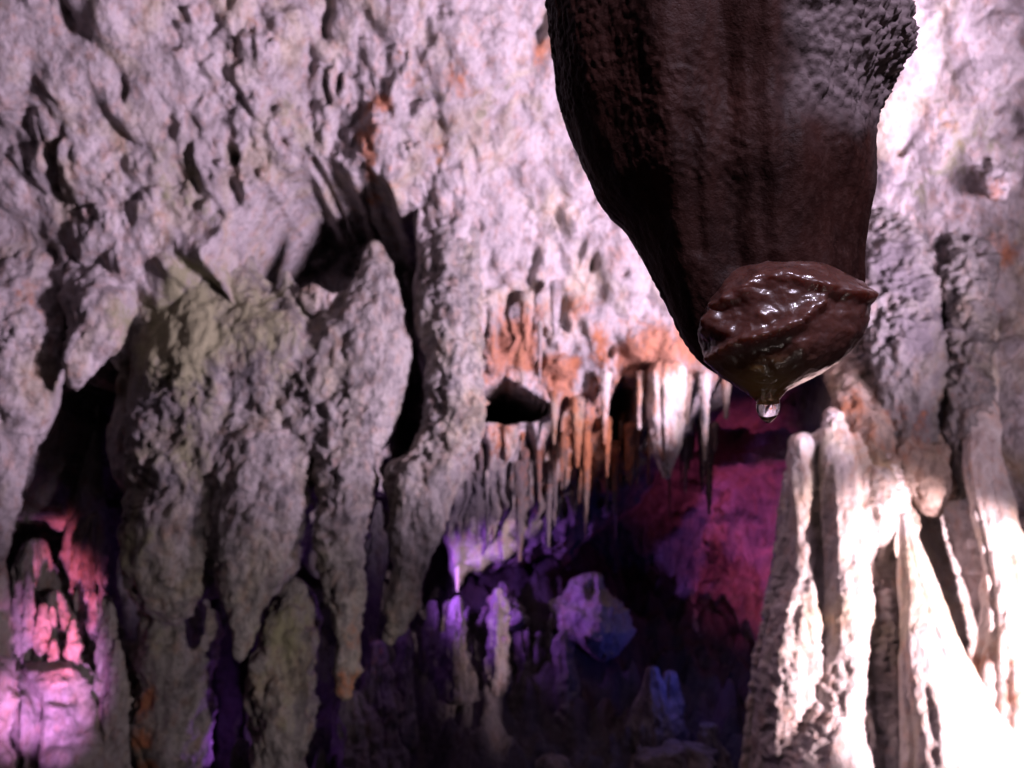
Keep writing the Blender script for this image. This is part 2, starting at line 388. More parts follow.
def build_wall():
    step = .0115
    xs = np.arange(-5.2, 5.2, step); zs = np.arange(5.0, -1.6, -step)
    X, Z = np.meshgrid(xs, zs)
    num = np.zeros(X.shape); den = np.zeros(X.shape)
    for px, py, y in CTRL:
        cx, cz, m = at(px, py, y)
        d2 = (X - cx) ** 2 + (Z - cz) ** 2
        w = np.exp(-d2 / (2 * .42 ** 2)) + 1e-5 / (d2 + .2)
        num += w * y; den += w
    Y = num / den
    flat = np.stack([X.ravel(), Y.ravel(), Z.ravel()], -1)
    S = X.shape
    # ragged coordinates for the recess outlines
    jx = X + (.05 * fbm(flat * 3.0 + 5, 3)).reshape(S); jz = Z + (.07 * fbm(flat * np.array([4.5, 3, 2.5]) + 9, 3)).reshape(S)
    for poly, yr, dep, soft in RECESS:
        pts = []
        for p in poly:
            x, z, m = at(p[0], p[1], yr); pts.append((float(x), float(z)))
        sd = poly_sd(jx if soft > .05 else X, jz if soft > .05 else Z, pts)
        Y += dep * sstep(soft * .35, -soft, sd)
    # hanging drips: each grows out of the wall downward and ends in a rounded tip
    D = np.zeros(S)
    Yc = Y.copy()
    for px, py, w, l, a, lean in DR:
        if 105 < px < 335 and 255 < py < 390: continue
        # find the depth at this place
        y0 = 4.5
        for _ in range(3):
            cx, cz, m = at(px, py, y0)
            i = int(np.clip((5.0 - cz) / step, 0, S[0] - 1)); j = int(np.clip((cx + 5.2) / step, 0, S[1] - 1))
            y0 = Yc[i, j]
        W = w * m; Ln = l * m; k = (1 if a > 0 else 0)
        i0, i1 = int((5.0 - cz) / step), int((5.0 - cz + Ln) / step) + 1
        j0, j1 = int((cx + 5.2 - W * 1.6) / step), int((cx + 5.2 + W * 1.6) / step) + 1
        i0, i1, j0, j1 = max(i0, 0), min(i1, S[0]), max(j0, 0), min(j1, S[1])
        if i1 <= i0 + 1 or j1 <= j0 + 1: continue
        xx = X[i0:i1, j0:j1]; v = (cz - Z[i0:i1, j0:j1]) / Ln
        v = np.clip(v, 0, 1)
        u = (xx - cx - lean * v * Ln) / W
        prof = (1 - v ** 2.2) ** .6 * (0.55 + .45 * (1 - v))   # half width along the length
        q = 1 - (u / (prof + .02)) ** 2
        hh = a * v ** .8 * np.sqrt(np.clip(q, 0, 1)) * (1 - v ** 8)
        D[i0:i1, j0:j1] = np.maximum(D[i0:i1, j0:j1], hh) + .25 * np.minimum(D[i0:i1, j0:j1], hh)
    # sharp little pockets and slots between the knobs
    rp = np.random.default_rng(21)
    jx2 = X + (.02 * fbm(flat * 9.0 + 5, 2)).reshape(S); jz2 = Z + (.03 * fbm(flat * 9.0 + 9, 2)).reshape(S)
    for box, n_ in (((-100, -60, 330, 300), 20), ((330, 20, 700, 340), 6), ((870, -40, 1100, 420), 8), ((-50, 200, 120, 480), 4), ((470, 230, 640, 380), 6)):
        for _ in range(n_):
            px, py = rp.uniform(box[0], box[2]), rp.uniform(box[1], box[3])
            w = rp.uniform(3, 8); l = w * rp.uniform(1.2, 4.0); lean = rp.uniform(-.45, .15)
            y0 = 4.3
            for _k in range(3):
                cx, cz, m = at(px, py, y0)
                y0 = Yc[int(np.clip((5.0 - cz) / step, 0, S[0] - 1)), int(np.clip((cx + 5.2) / step, 0, S[1] - 1))]
            W, Ln = w * m, l * m
            i0, i1 = int((5.0 - cz - 1.6 * Ln) / step), int((5.0 - cz + 1.6 * Ln) / step)
            j0, j1 = int((cx + 5.2 - W * 3) / step), int((cx + 5.2 + W * 3) / step)
            i0, i1, j0, j1 = max(i0, 0), min(i1, S[0]), max(j0, 0), min(j1, S[1])
            if i1 <= i0 + 1 or j1 <= j0 + 1: continue
            vv = (jz2[i0:i1, j0:j1] - cz) / Ln
            uu = (jx2[i0:i1, j0:j1] - cx + lean * (jz2[i0:i1, j0:j1] - cz)) / W
            r_ = np.hypot(uu, vv)
            D[i0:i1, j0:j1] -= rp.uniform(.06, .15) * sstep(1.25, .3, r_)
    # a root-like calcite ridge on the right wall
    for path, w, a in (([(905, -20), (928, 30), (945, 62), (962, 88), (978, 106)], 9, .06), ([(935, 15), (952, 50), (985, 60), (1010, 100), (1024, 160)], 10, .05),
                       ([(130, 240), (190, 290), (230, 300)], 7, .04)):
        pts = [tuple(float(q) for q in at(p[0], p[1], 4.0)[:2]) for p in path]; W = w * 4.0 / F
        d = np.full(S, 9.0)
        for (ax, az), (bx, bz) in zip(pts[:-1], pts[1:]):
            ex, ez = bx - ax, bz - az
            t = np.clip(((X - ax) * ex + (Z - az) * ez) / (ex * ex + ez * ez), 0, 1)
            d = np.minimum(d, np.hypot(X - ax - t * ex, Z - az - t * ez))
        D += a * np.sqrt(np.clip(1 - (d / W) ** 2, 0, 1))
    for _ in range(2):          # water rounds the edges
        D = (D + np.roll(D, 1, 0) + np.roll(D, -1, 0) + np.roll(D, 1, 1) + np.roll(D, -1, 1)) / 5
    Y -= D
    q = np.stack([X.ravel(), Y.ravel(), Z.ravel()], -1)
    st = np.array([1, 1, .7])
    n1 = fbm(q * st * 1.3 + 3, 3); n2 = fbm(q * st * 4.5 + 8, 4, 2.1, .55)
    wk = worley(q * st * 11.0 + 2); w2 = worley(q * st * 26 + 7)
    rough = sstep(-.25, .4, perlin(q * 1.5 + 40))
    Yd = Y.ravel() - .13 * n1 - .040 * n2 * (.45 + .75 * rough) - (.5 - wk) * (.012 + .055 * rough) - (.5 - w2) * (.006 + .018 * rough) - (.006 + .012 * rough) * fbm(q * st * 19 + 4, 3)
    V = np.stack([X.ravel() + .02 * n2, Yd, Z.ravel() + .02 * fbm(q * st * 6 + 70, 2)], -1)
    idx = np.arange(X.size).reshape(S)
    Q = np.stack([idx[:-1, :-1], idx[1:, :-1], idx[1:, 1:], idx[:-1, 1:]], -1).reshape(-1, 4)
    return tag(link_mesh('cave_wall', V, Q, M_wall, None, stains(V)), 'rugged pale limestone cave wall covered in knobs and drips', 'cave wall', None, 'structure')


build_wall()


def sheet(name, xs, ys, zf, mat, label, cat, amp, freq, kn):
    X, Yg = np.meshgrid(xs, ys); Z = zf(X, Yg)
    q = np.stack([X.ravel(), Yg.ravel(), Z.ravel()], -1)
    V = q.copy()
    V[:, 2] += amp * fbm(q * freq, 4) + kn * (.5 - worley(q * freq * 2.5))
    idx = np.arange(X.size).reshape(X.shape)
    Q = np.stack([idx[:-1, :-1], idx[:-1, 1:], idx[1:, 1:], idx[1:, :-1]], -1).reshape(-1, 4)
    return tag(link_mesh(name, V, Q, mat, None, stains(V)), label, cat, None, 'structure')


sheet('cave_ceiling', np.arange(-5.2, 5.2, .05), np.arange(-2.5, 3.6, .05),
      lambda x, y: 2.55 + .78 * np.clip(y - .3, 0, 9) + .0 * x, M_wall, 'low rough limestone ceiling sloping up to the cave wall', 'cave ceiling', .10, 1.6, .08)
sheet('cave_floor', np.arange(-5.2, 5.2, .05), np.arange(-2.5, 8.0, .05),
      lambda x, y: -1.15 * sstep(1.0, 3.2, y) + 0 * x, M_pit, 'dark damp rock floor falling away into the pit', 'cave floor', .10, 1.2, .05)

# ------------------------------------------------------------------ hanging rock mass on the left
kw6 = dict(ry=.6, nu=90, ds=.014, front=True, open_top=True)
kw8 = dict(ry=.8, nu=80, ds=.012, front=True)
mass = blend('hanging_rock_mass', [
    ([(225, 140, 236, 4.66), (270, 126, 252, 4.42), (300, 120, 290, 4.33), (325, 117, 335, 4.28), (365, 112, 335, 4.23), (385, 110, 330, 4.29), (440, 107, 318, 4.27), (500, 105, 295, 4.24), (550, 104, 285, 4.24), (590, 118, 270, 4.28), (604, 130, 255, 4.36)], dict(kw6, ry=.36)),
    ([(460, 110, 220, 4.26), (520, 104, 216, 4.20), (575, 110, 206, 4.20), (605, 122, 194, 4.24), (626, 138, 178, 4.30)], kw8),
    ([(400, 200, 320, 4.28), (450, 192, 316, 4.20), (520, 190, 298, 4.12), (580, 203, 284, 4.1), (612, 217, 263, 4.12), (640, 229, 249, 4.16), (662, 235, 243, 4.2)], kw8),
    ([(238, 366, 380, 4.42), (262, 357, 389, 4.38), (300, 338, 397, 4.32), (350, 320, 405, 4.25), (385, 316, 404, 4.22), (420, 312, 386, 4.2), (450, 309, 371, 4.2), (540, 312, 364, 4.16), (590, 318, 362, 4.16), (630, 329, 361, 4.18), (665, 335, 356, 4.2), (702, 339, 349, 4.22)], kw8),
    ([(292, 325, 390, 4.48), (330, 285, 398, 4.3), (370, 262, 398, 4.25), (420, 258, 385, 4.26), (460, 268, 372, 4.30), (492, 290, 366, 4.42)], kw6),
    ([(268, 284, 290, 4.5), (295, 274, 298, 4.42), (330, 265, 305, 4.34), (370, 265, 305, 4.3)], kw8)],
    M_lobe, voxel=.012, iters=8, amp=.04, freq=4.5, crease=.020, grain=.007, seed=3)
tag(mass, 'huge grey hanging rock mass with blunt lobes and an orange tip', 'rock formation')

o = tube('stalagmite', [(586, 150, 205, 4.75), (620, 140, 216), (660, 138, 213), (700, 138, 214), (740, 140, 206), (790, 136, 196), (900, 125, 205), (1060, 110, 230)], M_lobe, Y=4.75, nu=110, knob=.09, crease=.022, seed=4)
tag(o, 'squat rust streaked stalagmite below the hanging mass, beside the pink formations', 'stalagmite', 'grey stalagmites under the hanging rock')
o = tube('stalagmite', [(576, 284, 300, 4.4), (605, 274, 314), (645, 260, 322), (690, 248, 318), (740, 250, 308), (800, 250, 302), (900, 240, 320), (1060, 230, 330)], M_lobe, Y=4.4, nu=110, knob=.1, crease=.022, seed=5)
tag(o, 'lumpy olive grey stalagmite with pointed top between two hanging lobes', 'stalagmite', 'grey stalagmites under the hanging rock')

o = blend('stalactite', [([(180, 425, 478, 4.72), (225, 420, 476, 4.5), (300, 414, 480, 4.36), (350, 423, 481, 4.3), (400, 424, 482, 4.26), (435, 415, 481, 4.22), (458, 400, 474, 4.2), (478, 410, 458, 4.26)], dict(kw8, open_top=True)),
    ([(440, 405, 470, 4.22), (462, 384, 470, 4.15), (482, 376, 462, 4.13), (500, 386, 450, 4.13), (530, 391, 439, 4.14), (570, 390, 430, 4.15), (610, 385, 413, 4.16), (642, 383, 394, 4.18)], kw8)],
    M_lobe, voxel=.011, iters=8, amp=.035, freq=6, crease=.022, grain=.012, seed=6, cf=(9, 9, 14))
tag(o, 'long knobbly grey stalactite hanging beside the small black opening, tapering to a bent tip', 'stalactite')

o = blend('rock_lobe', [([(170, -140, 90, 4.5), (220, -120, 72, 4.28), (300, -100, 55, 4.12), (340, -90, 46, 4.08), (400, -90, 32, 4.06), (450, -90, 16, 4.06), (500, -90, 4, 4.08), (560, -80, -6, 4.12), (600, -70, -5, 4.2)], kw6)], M_wall, voxel=.014, amp=.04, crease=.02, grain=.011, seed=7)
tag(o, 'long mauve rock lobe at the edge of the black hole', 'rock formation')
o = blend('rock_lobe', [([(200, 62, 150, 4.5), (250, 56, 130, 4.27), (300, 52, 119, 4.12), (345, 52, 112, 4.08), (370, 57, 93, 4.1), (393, 66, 75, 4.16)], dict(kw6, ry=.7))], M_wall, voxel=.012, amp=.04, crease=.02, grain=.011, seed=8)
tag(o, 'short pointed rock lobe hanging over the top of the black hole', 'rock formation')

# ------------------------------------------------------------------ thin stalagmite in the hole and the pink formations
o = tube('stalagmite', [(398, 97, 100, 5.2), (430, 88, 99), (470, 82, 101), (510, 72, 106), (560, 60, 112), (640, 50, 120)], M_wall, Y=5.2, nu=60, knob=.06, seed=9)
tag(o, 'slender pale stalagmite standing inside the black hole', 'stalagmite')
pk = empty('fluted_flowstone', 'pink and purple lit fluted flowstone with two peaks below the black hole', 'flowstone')
for i, (nm, rows) in enumerate([
        ('peak', [(538, 30, 42), (560, 20, 50), (600, 15, 56), (650, 6, 64), (700, -6, 76), (800, -20, 90), (1000, -40, 110)]),
        ('peak', [(512, 88, 100), (540, 79, 103), (580, 73, 107), (620, 64, 114), (660, 56, 126), (700, 52, 132), (800, 45, 136), (1000, 30, 150)]),
        ('drapery', [(590, 50, 60), (620, 45, 72), (660, 40, 84), (700, 36, 92), (760, 30, 96), (900, 20, 100)]),
        ('drapery', [(655, 5, 30), (680, 0, 120), (720, -10, 130), (800, -20, 140), (1000, -40, 150)])]):
    tube(nm, rows, M_wall, pk, Y=[4.95, 5.0, 4.85, 4.75][i], nu=120, ds=.008, flutes=[7, 8, 5, 11][i], flamp=.36, knob=.13, seed=20 + i)
rk = np.random.default_rng(8)
for i in range(16):
    x0 = rk.uniform(-4, 122); top = rk.uniform(585, 660) - 20 * (abs(x0 - 35) < 16 or abs(x0 - 92) < 16); w_ = rk.uniform(4, 9)
    tube('spire', [(top, x0 - w_ * .3, x0 + w_ * .3), (top + 22, x0 - w_ * .8, x0 + w_ * .8), (top + 60, x0 - w_ * 1.2, x0 + w_ * 1.2), (top + 130, x0 - w_ * 1.6, x0 + w_ * 1.6)], M_wall, pk, Y=rk.uniform(4.6, 4.8), nu=44, ds=.008, flutes=4, flamp=.3, knob=.12, seed=200 + i)
o = tube('stalagmite', [(655, -12, 10, 4.3), (680, -20, 16), (710, -24, 14), (735, -24, 8), (800, -30, 12), (1000, -40, 14)], M_calcite, Y=4.3, nu=60, knob=.1, seed=26)
tag(o, 'stubby whitish stalagmite in front of the pink flowstone', 'stalagmite')
o = tube('stalagmite', [(545, -10, 4, 4.6), (580, -16, 8), (620, -18, 9), (700, -20, 12), (1000, -30, 14)], M_calcite, Y=4.6, nu=50, knob=.08, seed=27)
tag(o, 'narrow violet stalagmite beside the pink peaks', 'stalagmite')

# purple-lit stones behind the grey lobes
for rows, Y_, lab in [
        ([(580, 222, 228), (605, 216, 234), (640, 212, 238), (690, 216, 240), (900, 210, 244)], 5.3, 'purple lit stalagmite behind the blunt lobe tip'),
        ([(610, 256, 262), (630, 250, 266), (660, 250, 266), (720, 246, 260), (900, 242, 260)], 5.2, 'small violet stalagmite in the gap beside the lobe tip'),
        ([(500, 372, 380), (530, 366, 386), (580, 361, 385), (620, 362, 378), (800, 350, 390)], 5.3, 'purple lit stalagmite in the gap left of the bent stalactite tip'),
        ([(738, 236, 246), (755, 232, 258), (800, 226, 268), (900, 215, 275)], 4.6, 'bright violet stump at the foot of the lumpy stalagmite')]:
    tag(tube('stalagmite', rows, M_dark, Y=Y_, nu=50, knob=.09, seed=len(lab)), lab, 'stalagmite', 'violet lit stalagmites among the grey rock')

# ------------------------------------------------------------------ stalactites along the lip over the pit
LIP = [
    ([(360, 645, 688), (385, 647, 685), (410, 648, 683), (435, 651, 682), (455, 655, 677), (470, 660, 672), (480, 664, 669)], 4.9, M_calcite, 'broad white stalactite with pinkish tip, biggest along the lip over the pit', 5),
    ([(370, 694, 716), (400, 697, 712), (430, 699, 710), (462, 702, 708)], 4.95, M_calcite, 'slim pale stalactite just right of the broad white one', 0),
    ([(370, 634, 648), (400, 635, 644), (430, 636, 642)], 4.92, M_calcite, 'thin white stalactite touching the left of the broad white one', 0),
    ([(370, 718, 735), (395, 720, 732), (420, 723, 729)], 5.0, M_tan, 'short tan stalactite under the shadow of the wet drip stone', 0),
    ([(372, 676, 696), (400, 680, 693), (425, 684, 689)], 5.0, M_tan, 'stubby tan stalactite between the broad white and the slim pale one', 0),
    ([(395, 563, 592), (415, 566, 588), (440, 570, 584), (468, 575, 580)], 4.95, M_tan, 'rust coloured stalactite just right of the small black opening', 0),
    ([(370, 596, 616), (400, 598, 612), (432, 601, 608), (445, 603, 606)], 4.95, M_calcite, 'pale spike beside the dark cleft above the pit', 0),
    ([(390, 547, 562), (420, 549, 559), (445, 552, 556)], 4.98, M_tan, 'orange spike at the right end of the small black opening', 0),
    ([(320, 535, 545), (345, 537, 543), (385, 538, 541)], 4.8, M_wall, 'white needle stalactite above the small black opening', 0),
    ([(290, 482, 502), (330, 486, 498), (360, 490, 495)], 4.75, M_wall, 'blunt grey stalactite beside the knobbly long one', 0),
    ([(290, 515, 540), (320, 517, 536), (352, 523, 530)], 4.75, M_wall, 'fat grey stalactite above the orange stained rock', 0),
    ([(280, 545, 566), (315, 549, 562), (335, 553, 557)], 4.75, M_wall, 'grey blue stalactite above the rust spike', 0),
    ([(455, 444, 470), (500, 448, 466), (545, 449, 464), (575, 452, 462), (592, 455, 460)], 5.35, M_calcite, 'violet tipped stalactite beside the tip of the long knobbly one', 0),
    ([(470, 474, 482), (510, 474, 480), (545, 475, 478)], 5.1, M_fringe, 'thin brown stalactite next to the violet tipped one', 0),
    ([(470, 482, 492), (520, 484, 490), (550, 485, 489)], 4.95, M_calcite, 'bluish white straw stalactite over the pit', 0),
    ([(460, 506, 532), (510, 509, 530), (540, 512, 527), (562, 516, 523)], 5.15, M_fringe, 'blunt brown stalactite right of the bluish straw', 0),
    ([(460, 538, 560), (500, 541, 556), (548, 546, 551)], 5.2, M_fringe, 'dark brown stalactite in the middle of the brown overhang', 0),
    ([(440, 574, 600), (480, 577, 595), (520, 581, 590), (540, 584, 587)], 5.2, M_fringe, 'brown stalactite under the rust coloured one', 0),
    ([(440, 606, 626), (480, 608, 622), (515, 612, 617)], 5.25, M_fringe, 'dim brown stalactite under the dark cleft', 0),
]
for i, (rows, Y_, m_, lab, fl) in enumerate(LIP):
    if i: rows = [(r[0], (r[1] + r[2]) / 2 - (r[2] - r[1]) * (.31 if i < 12 else .22), (r[1] + r[2]) / 2 + (r[2] - r[1]) * (.31 if i < 12 else .22)) for r in rows]
    tag(tube('stalactite', rows, m_, Y=Y_, nu=56, ds=.008, flutes=fl, flamp=.3, knob=.07, seed=40 + i), lab, 'stalactite', 'stalactites along the lip over the pit')

rf = np.random.default_rng(33)
for i in range(64):
    x0 = 446 + i * 4.3 + rf.uniform(-4, 4); top = 430 + rf.uniform(-10, 25) - .14 * max(0, x0 - 560); ln = rf.uniform(35, 125); w_ = rf.choice([1.8, 2.4, 3, 4.2, 5.5]); ln *= rf.uniform(.4, .95)
    rows = [(top, x0 - w_ * 1.3, x0 + w_ * 1.3), (top + ln * .4, x0 - w_ * .8, x0 + w_ * .8), (top + ln * .8, x0 - w_ * .5, x0 + w_ * .5), (top + ln, x0 - w_ * .2, x0 + w_ * .2)]
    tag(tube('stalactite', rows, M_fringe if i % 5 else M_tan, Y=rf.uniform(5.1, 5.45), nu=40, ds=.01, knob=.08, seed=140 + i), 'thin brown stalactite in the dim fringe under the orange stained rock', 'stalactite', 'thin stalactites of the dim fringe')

rv = np.random.default_rng(55)
for i in range(20):
    x0 = rv.uniform(392, 570); top = rv.uniform(568, 640); w_ = rv.uniform(4, 11); sk = rv.uniform(-6, 6)
    rows = [(top, x0 - w_ * .25, x0 + w_ * .25), (top + 16, x0 + sk - w_ * .8, x0 + sk + w_ * .8), (top + 45, x0 - w_, x0 + w_), (top + 110, x0 - w_ * 1.4, x0 + w_ * 1.4)]
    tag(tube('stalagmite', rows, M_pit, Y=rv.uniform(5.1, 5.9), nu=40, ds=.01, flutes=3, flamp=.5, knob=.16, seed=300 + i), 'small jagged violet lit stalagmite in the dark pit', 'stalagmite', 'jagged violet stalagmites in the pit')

# ------------------------------------------------------------------ stones in the pit
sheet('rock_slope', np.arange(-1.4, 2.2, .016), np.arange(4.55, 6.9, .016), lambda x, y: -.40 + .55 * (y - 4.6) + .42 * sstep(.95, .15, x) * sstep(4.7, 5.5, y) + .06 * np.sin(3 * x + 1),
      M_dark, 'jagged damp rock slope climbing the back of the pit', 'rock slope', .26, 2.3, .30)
PIT = [
    ('boulder', [(572, 588, 602), (588, 574, 612), (606, 550, 626), (632, 556, 630), (650, 584, 624), (662, 596, 610)], 5.5, 'violet lit angular boulder in the middle of the pit', 'boulder'),
    ('boulder', [(592, 500, 508), (603, 488, 520), (620, 484, 530), (632, 498, 522)], 5.5, 'small violet boulder left of the angular one', 'boulder'),
    ('stalagmite', [(562, 530, 535), (590, 526, 540), (700, 510, 560)], 6.2, 'dim blue stalagmite between the two violet boulders', 'stalagmite'),
    ('stalagmite', [(600, 430, 436), (620, 426, 440), (645, 423, 439), (680, 416, 440), (760, 410, 450)], 5.3, 'violet lit spindly stalagmite at the edge of the pit', 'stalagmite'),
    ('stalagmite', [(600, 445, 452), (630, 440, 458), (665, 436, 456), (760, 430, 470)], 5.4, 'lilac stalagmite next to the spindly one', 'stalagmite'),
    ('stalagmite', [(640, 372, 382), (660, 368, 388), (700, 360, 395), (800, 345, 410)], 4.9, 'bright violet stalagmite under the bent tip of the long stalactite', 'stalagmite'),
    ('stalagmite', [(625, 400, 408), (645, 398, 411), (665, 394, 410), (760, 380, 420)], 5.0, 'vivid purple spike right of the bent stalactite tip', 'stalagmite'),
    ('stalagmite', [(690, 345, 360), (715, 338, 372), (760, 330, 385), (900, 320, 400)], 4.8, 'low purple mound beneath the orange lobe tip', 'stalagmite'),
    ('stalagmite', [(672, 474, 484), (690, 470, 490), (760, 462, 500), (900, 450, 520)], 5.3, 'faint pink stalagmite alone in the dark pit', 'stalagmite'),
    ('stalagmite', [(666, 648, 656), (690, 640, 664), (730, 630, 676), (800, 615, 690), (1000, 600, 700)], 5.1, 'dim mauve stalagmite with two knobs in the pit', 'stalagmite'),
    ('stalagmite', [(670, 664, 676), (700, 660, 682), (800, 650, 700), (1000, 640, 720)], 5.2, 'pale bluish stalagmite behind the mauve one', 'stalagmite'),
    ('stalagmite', [(722, 702, 712), (745, 696, 724), (800, 686, 736), (1000, 670, 750)], 4.9, 'small lilac stalagmite beside the bright flowstone foot', 'stalagmite'),
    ('boulder', [(742, 662, 700), (755, 655, 712), (790, 640, 730), (1000, 620, 740)], 4.7, 'brownish lump at the bottom of the pit', 'boulder'),
    ('boulder', [(755, 545, 560), (768, 535, 575), (800, 520, 590), (1000, 500, 600)], 4.8, 'low dark lump in the pit', 'boulder'),
]
for i, (nm, rows, Y_, lab, c_) in enumerate(PIT):
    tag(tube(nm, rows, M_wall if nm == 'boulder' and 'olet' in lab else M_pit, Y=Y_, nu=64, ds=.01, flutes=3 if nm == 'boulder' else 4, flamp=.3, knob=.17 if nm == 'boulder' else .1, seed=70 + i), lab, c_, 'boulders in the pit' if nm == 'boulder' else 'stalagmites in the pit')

# ------------------------------------------------------------------ bright flowstone on the right
FL = [
    ('rib', [(432, 788, 812, 4.05), (470, 789, 814, 4.05), (540, 791, 818, 4.0), (580, 790, 824, 3.95), (620, 786, 832, 3.9), (700, 780, 838, 3.85), (800, 772, 850, 3.8), (1000, 760, 860, 3.8)], 3),
    ('rib', [(560, 800, 812, 3.95), (590, 783, 822, 3.92), (640, 767, 826, 3.88), (700, 758, 826, 3.84), (768, 755, 826, 3.8), (1000, 740, 850, 3.8)], 4),
    ('rib', [(408, 826, 842, 4.05), (440, 821, 852, 4.0), (500, 823, 858, 3.92), (560, 827, 866, 3.85), (620, 829, 872, 3.78), (680, 822, 874, 3.74), (720, 800, 880, 3.72), (770, 770, 890, 3.7), (1000, 750, 910, 3.6)], 5),
    ('rib', [(430, 848, 858, 4.05), (470, 851, 874, 4.0), (530, 856, 884, 3.95), (600, 862, 882, 3.88), (680, 866, 890, 3.8), (1000, 850, 910, 3.7)], 3),
    ('rib', [(588, 878, 894, 3.85), (640, 869, 902, 3.76), (700, 866, 908, 3.68), (780, 862, 915, 3.6), (1000, 850, 920, 3.5)], 4),
    ('stalactite_fringe', [(465, 866, 892, 3.95), (510, 872, 896, 3.9), (540, 877, 893, 3.88), (563, 882, 887, 3.88)], 0),
]
kf = dict(ry=1.0, nu=110, ds=.009)
fs_t = [([(428, 792, 905, 4.75), (520, 785, 930, 4.7), (620, 770, 960, 4.65), (1000, 740, 1010, 4.5)], dict(ry=1.1, nu=120, ds=.012, flutes=11, flamp=.1)),  # back tube, added to block lamp spill into the pit
        ([(440, 790, 824, 4.1), (446, 789, 826, 4.08), (453, 791, 822, 4.08)], dict(ry=.8, nu=70, ds=.006)),
        ([(425, 792, 890, 4.25), (520, 788, 912, 4.13), (620, 766, 930, 4.02), (700, 752, 960, 3.95), (800, 743, 1010, 3.9), (1000, 730, 1050, 3.8)], dict(ry=.55, nu=180, ds=.009, flutes=17, flamp=.12))]
fs_t += [(rows, dict(kf, flutes=fl, flamp=.16, seed=90 + i)) for i, (nm, rows, fl) in enumerate(FL)]
fs = blend('fluted_flowstone', fs_t, M_calcite, voxel=.0095, iters=9, amp=.016, freq=7, crease=.012, grain=.008, seed=9, cf=(7, 7, 30))
tag(fs, 'brilliantly lit white fluted flowstone with tall ribs rising out of the pit', 'flowstone')
o = tube('stalagmite', [(512, 900, 908, 3.9), (545, 899, 920, 3.8), (600, 900, 942, 3.68), (650, 900, 962, 3.58), (700, 903, 985, 3.5), (768, 904, 1012, 3.42), (1000, 890, 1080, 3.3)], M_calcite, ry=.9, nu=150, ds=.009, flutes=7, flamp=.07, knob=.03, seed=101)
tag(o, 'dazzling white cone shaped stalagmite right of the ribbed flowstone', 'stalagmite')
o = tube('column', [(300, 966, 994, 4.35), (360, 966, 996, 4.2), (410, 966, 996, 4.08), (460, 964, 1000, 3.95), (510, 972, 1012, 3.85), (560, 984, 1030, 3.78), (620, 986, 1044, 3.7), (680, 980, 1064, 3.62), (768, 968, 1090, 3.5), (1000, 940, 1140, 3.4)], M_calcite, ry=.9, nu=140, ds=.009, flutes=8, flamp=.1, knob=.04, seed=102)
tag(o, 'white ribbed calcite column right of the tan dark recess', 'column')
kwr = dict(ry=.8, nu=80, ds=.012, front=True, open_top=True)
for i, (nm, rows, m_, lab, c_) in enumerate([
        ('column', [(130, 962, 1012, 4.55), (200, 954, 1006, 4.26), (260, 956, 1004, 4.10), (310, 960, 1004, 4.03), (360, 960, 1002, 3.99), (430, 956, 998, 3.98), (500, 950, 985, 4.06)], M_lobe, 'knobbly grey column above the white ribbed calcite column', 'column'),
        ('rock_lobe', [(150, 862, 970, 4.7), (210, 866, 958, 4.36), (260, 870, 954, 4.2), (310, 875, 956, 4.1), (350, 884, 960, 4.05), (400, 890, 955, 4.06), (450, 900, 950, 4.1), (482, 915, 940, 4.16)], M_lobe, 'broad grey knobbly rock lobe right of the wet stalactite tip', 'rock formation'),
        ('rock_lobe', [(340, 838, 900, 4.5), (400, 840, 902, 4.16), (430, 844, 904, 4.1), (465, 860, 915, 4.05), (508, 885, 925, 4.05), (535, 900, 918, 4.1)], M_tan, 'tan crumbly rock lobe above the white ribs', 'rock formation'),
        ('rock_lobe', [(405, 905, 962, 4.25), (450, 906, 966, 4.03), (490, 915, 962, 4.0), (514, 925, 950, 4.03)], M_tan, 'orange brown bulge over the dark recess', 'rock formation'),
        ('rock_lobe', [(120, 980, 1036, 4.2), (155, 984, 1026, 3.98), (180, 990, 1016, 3.9), (198, 997, 1008, 3.92)], M_wall, 'stubby white drip on the bright upper wall', 'rock formation')]):
    o = blend(nm, [(rows, kwr)], m_, voxel=.011, iters=6, amp=.035, freq=7, crease=.03, grain=.02, seed=110 + i, cf=(10, 10, 14))
    tag(o, lab, c_)

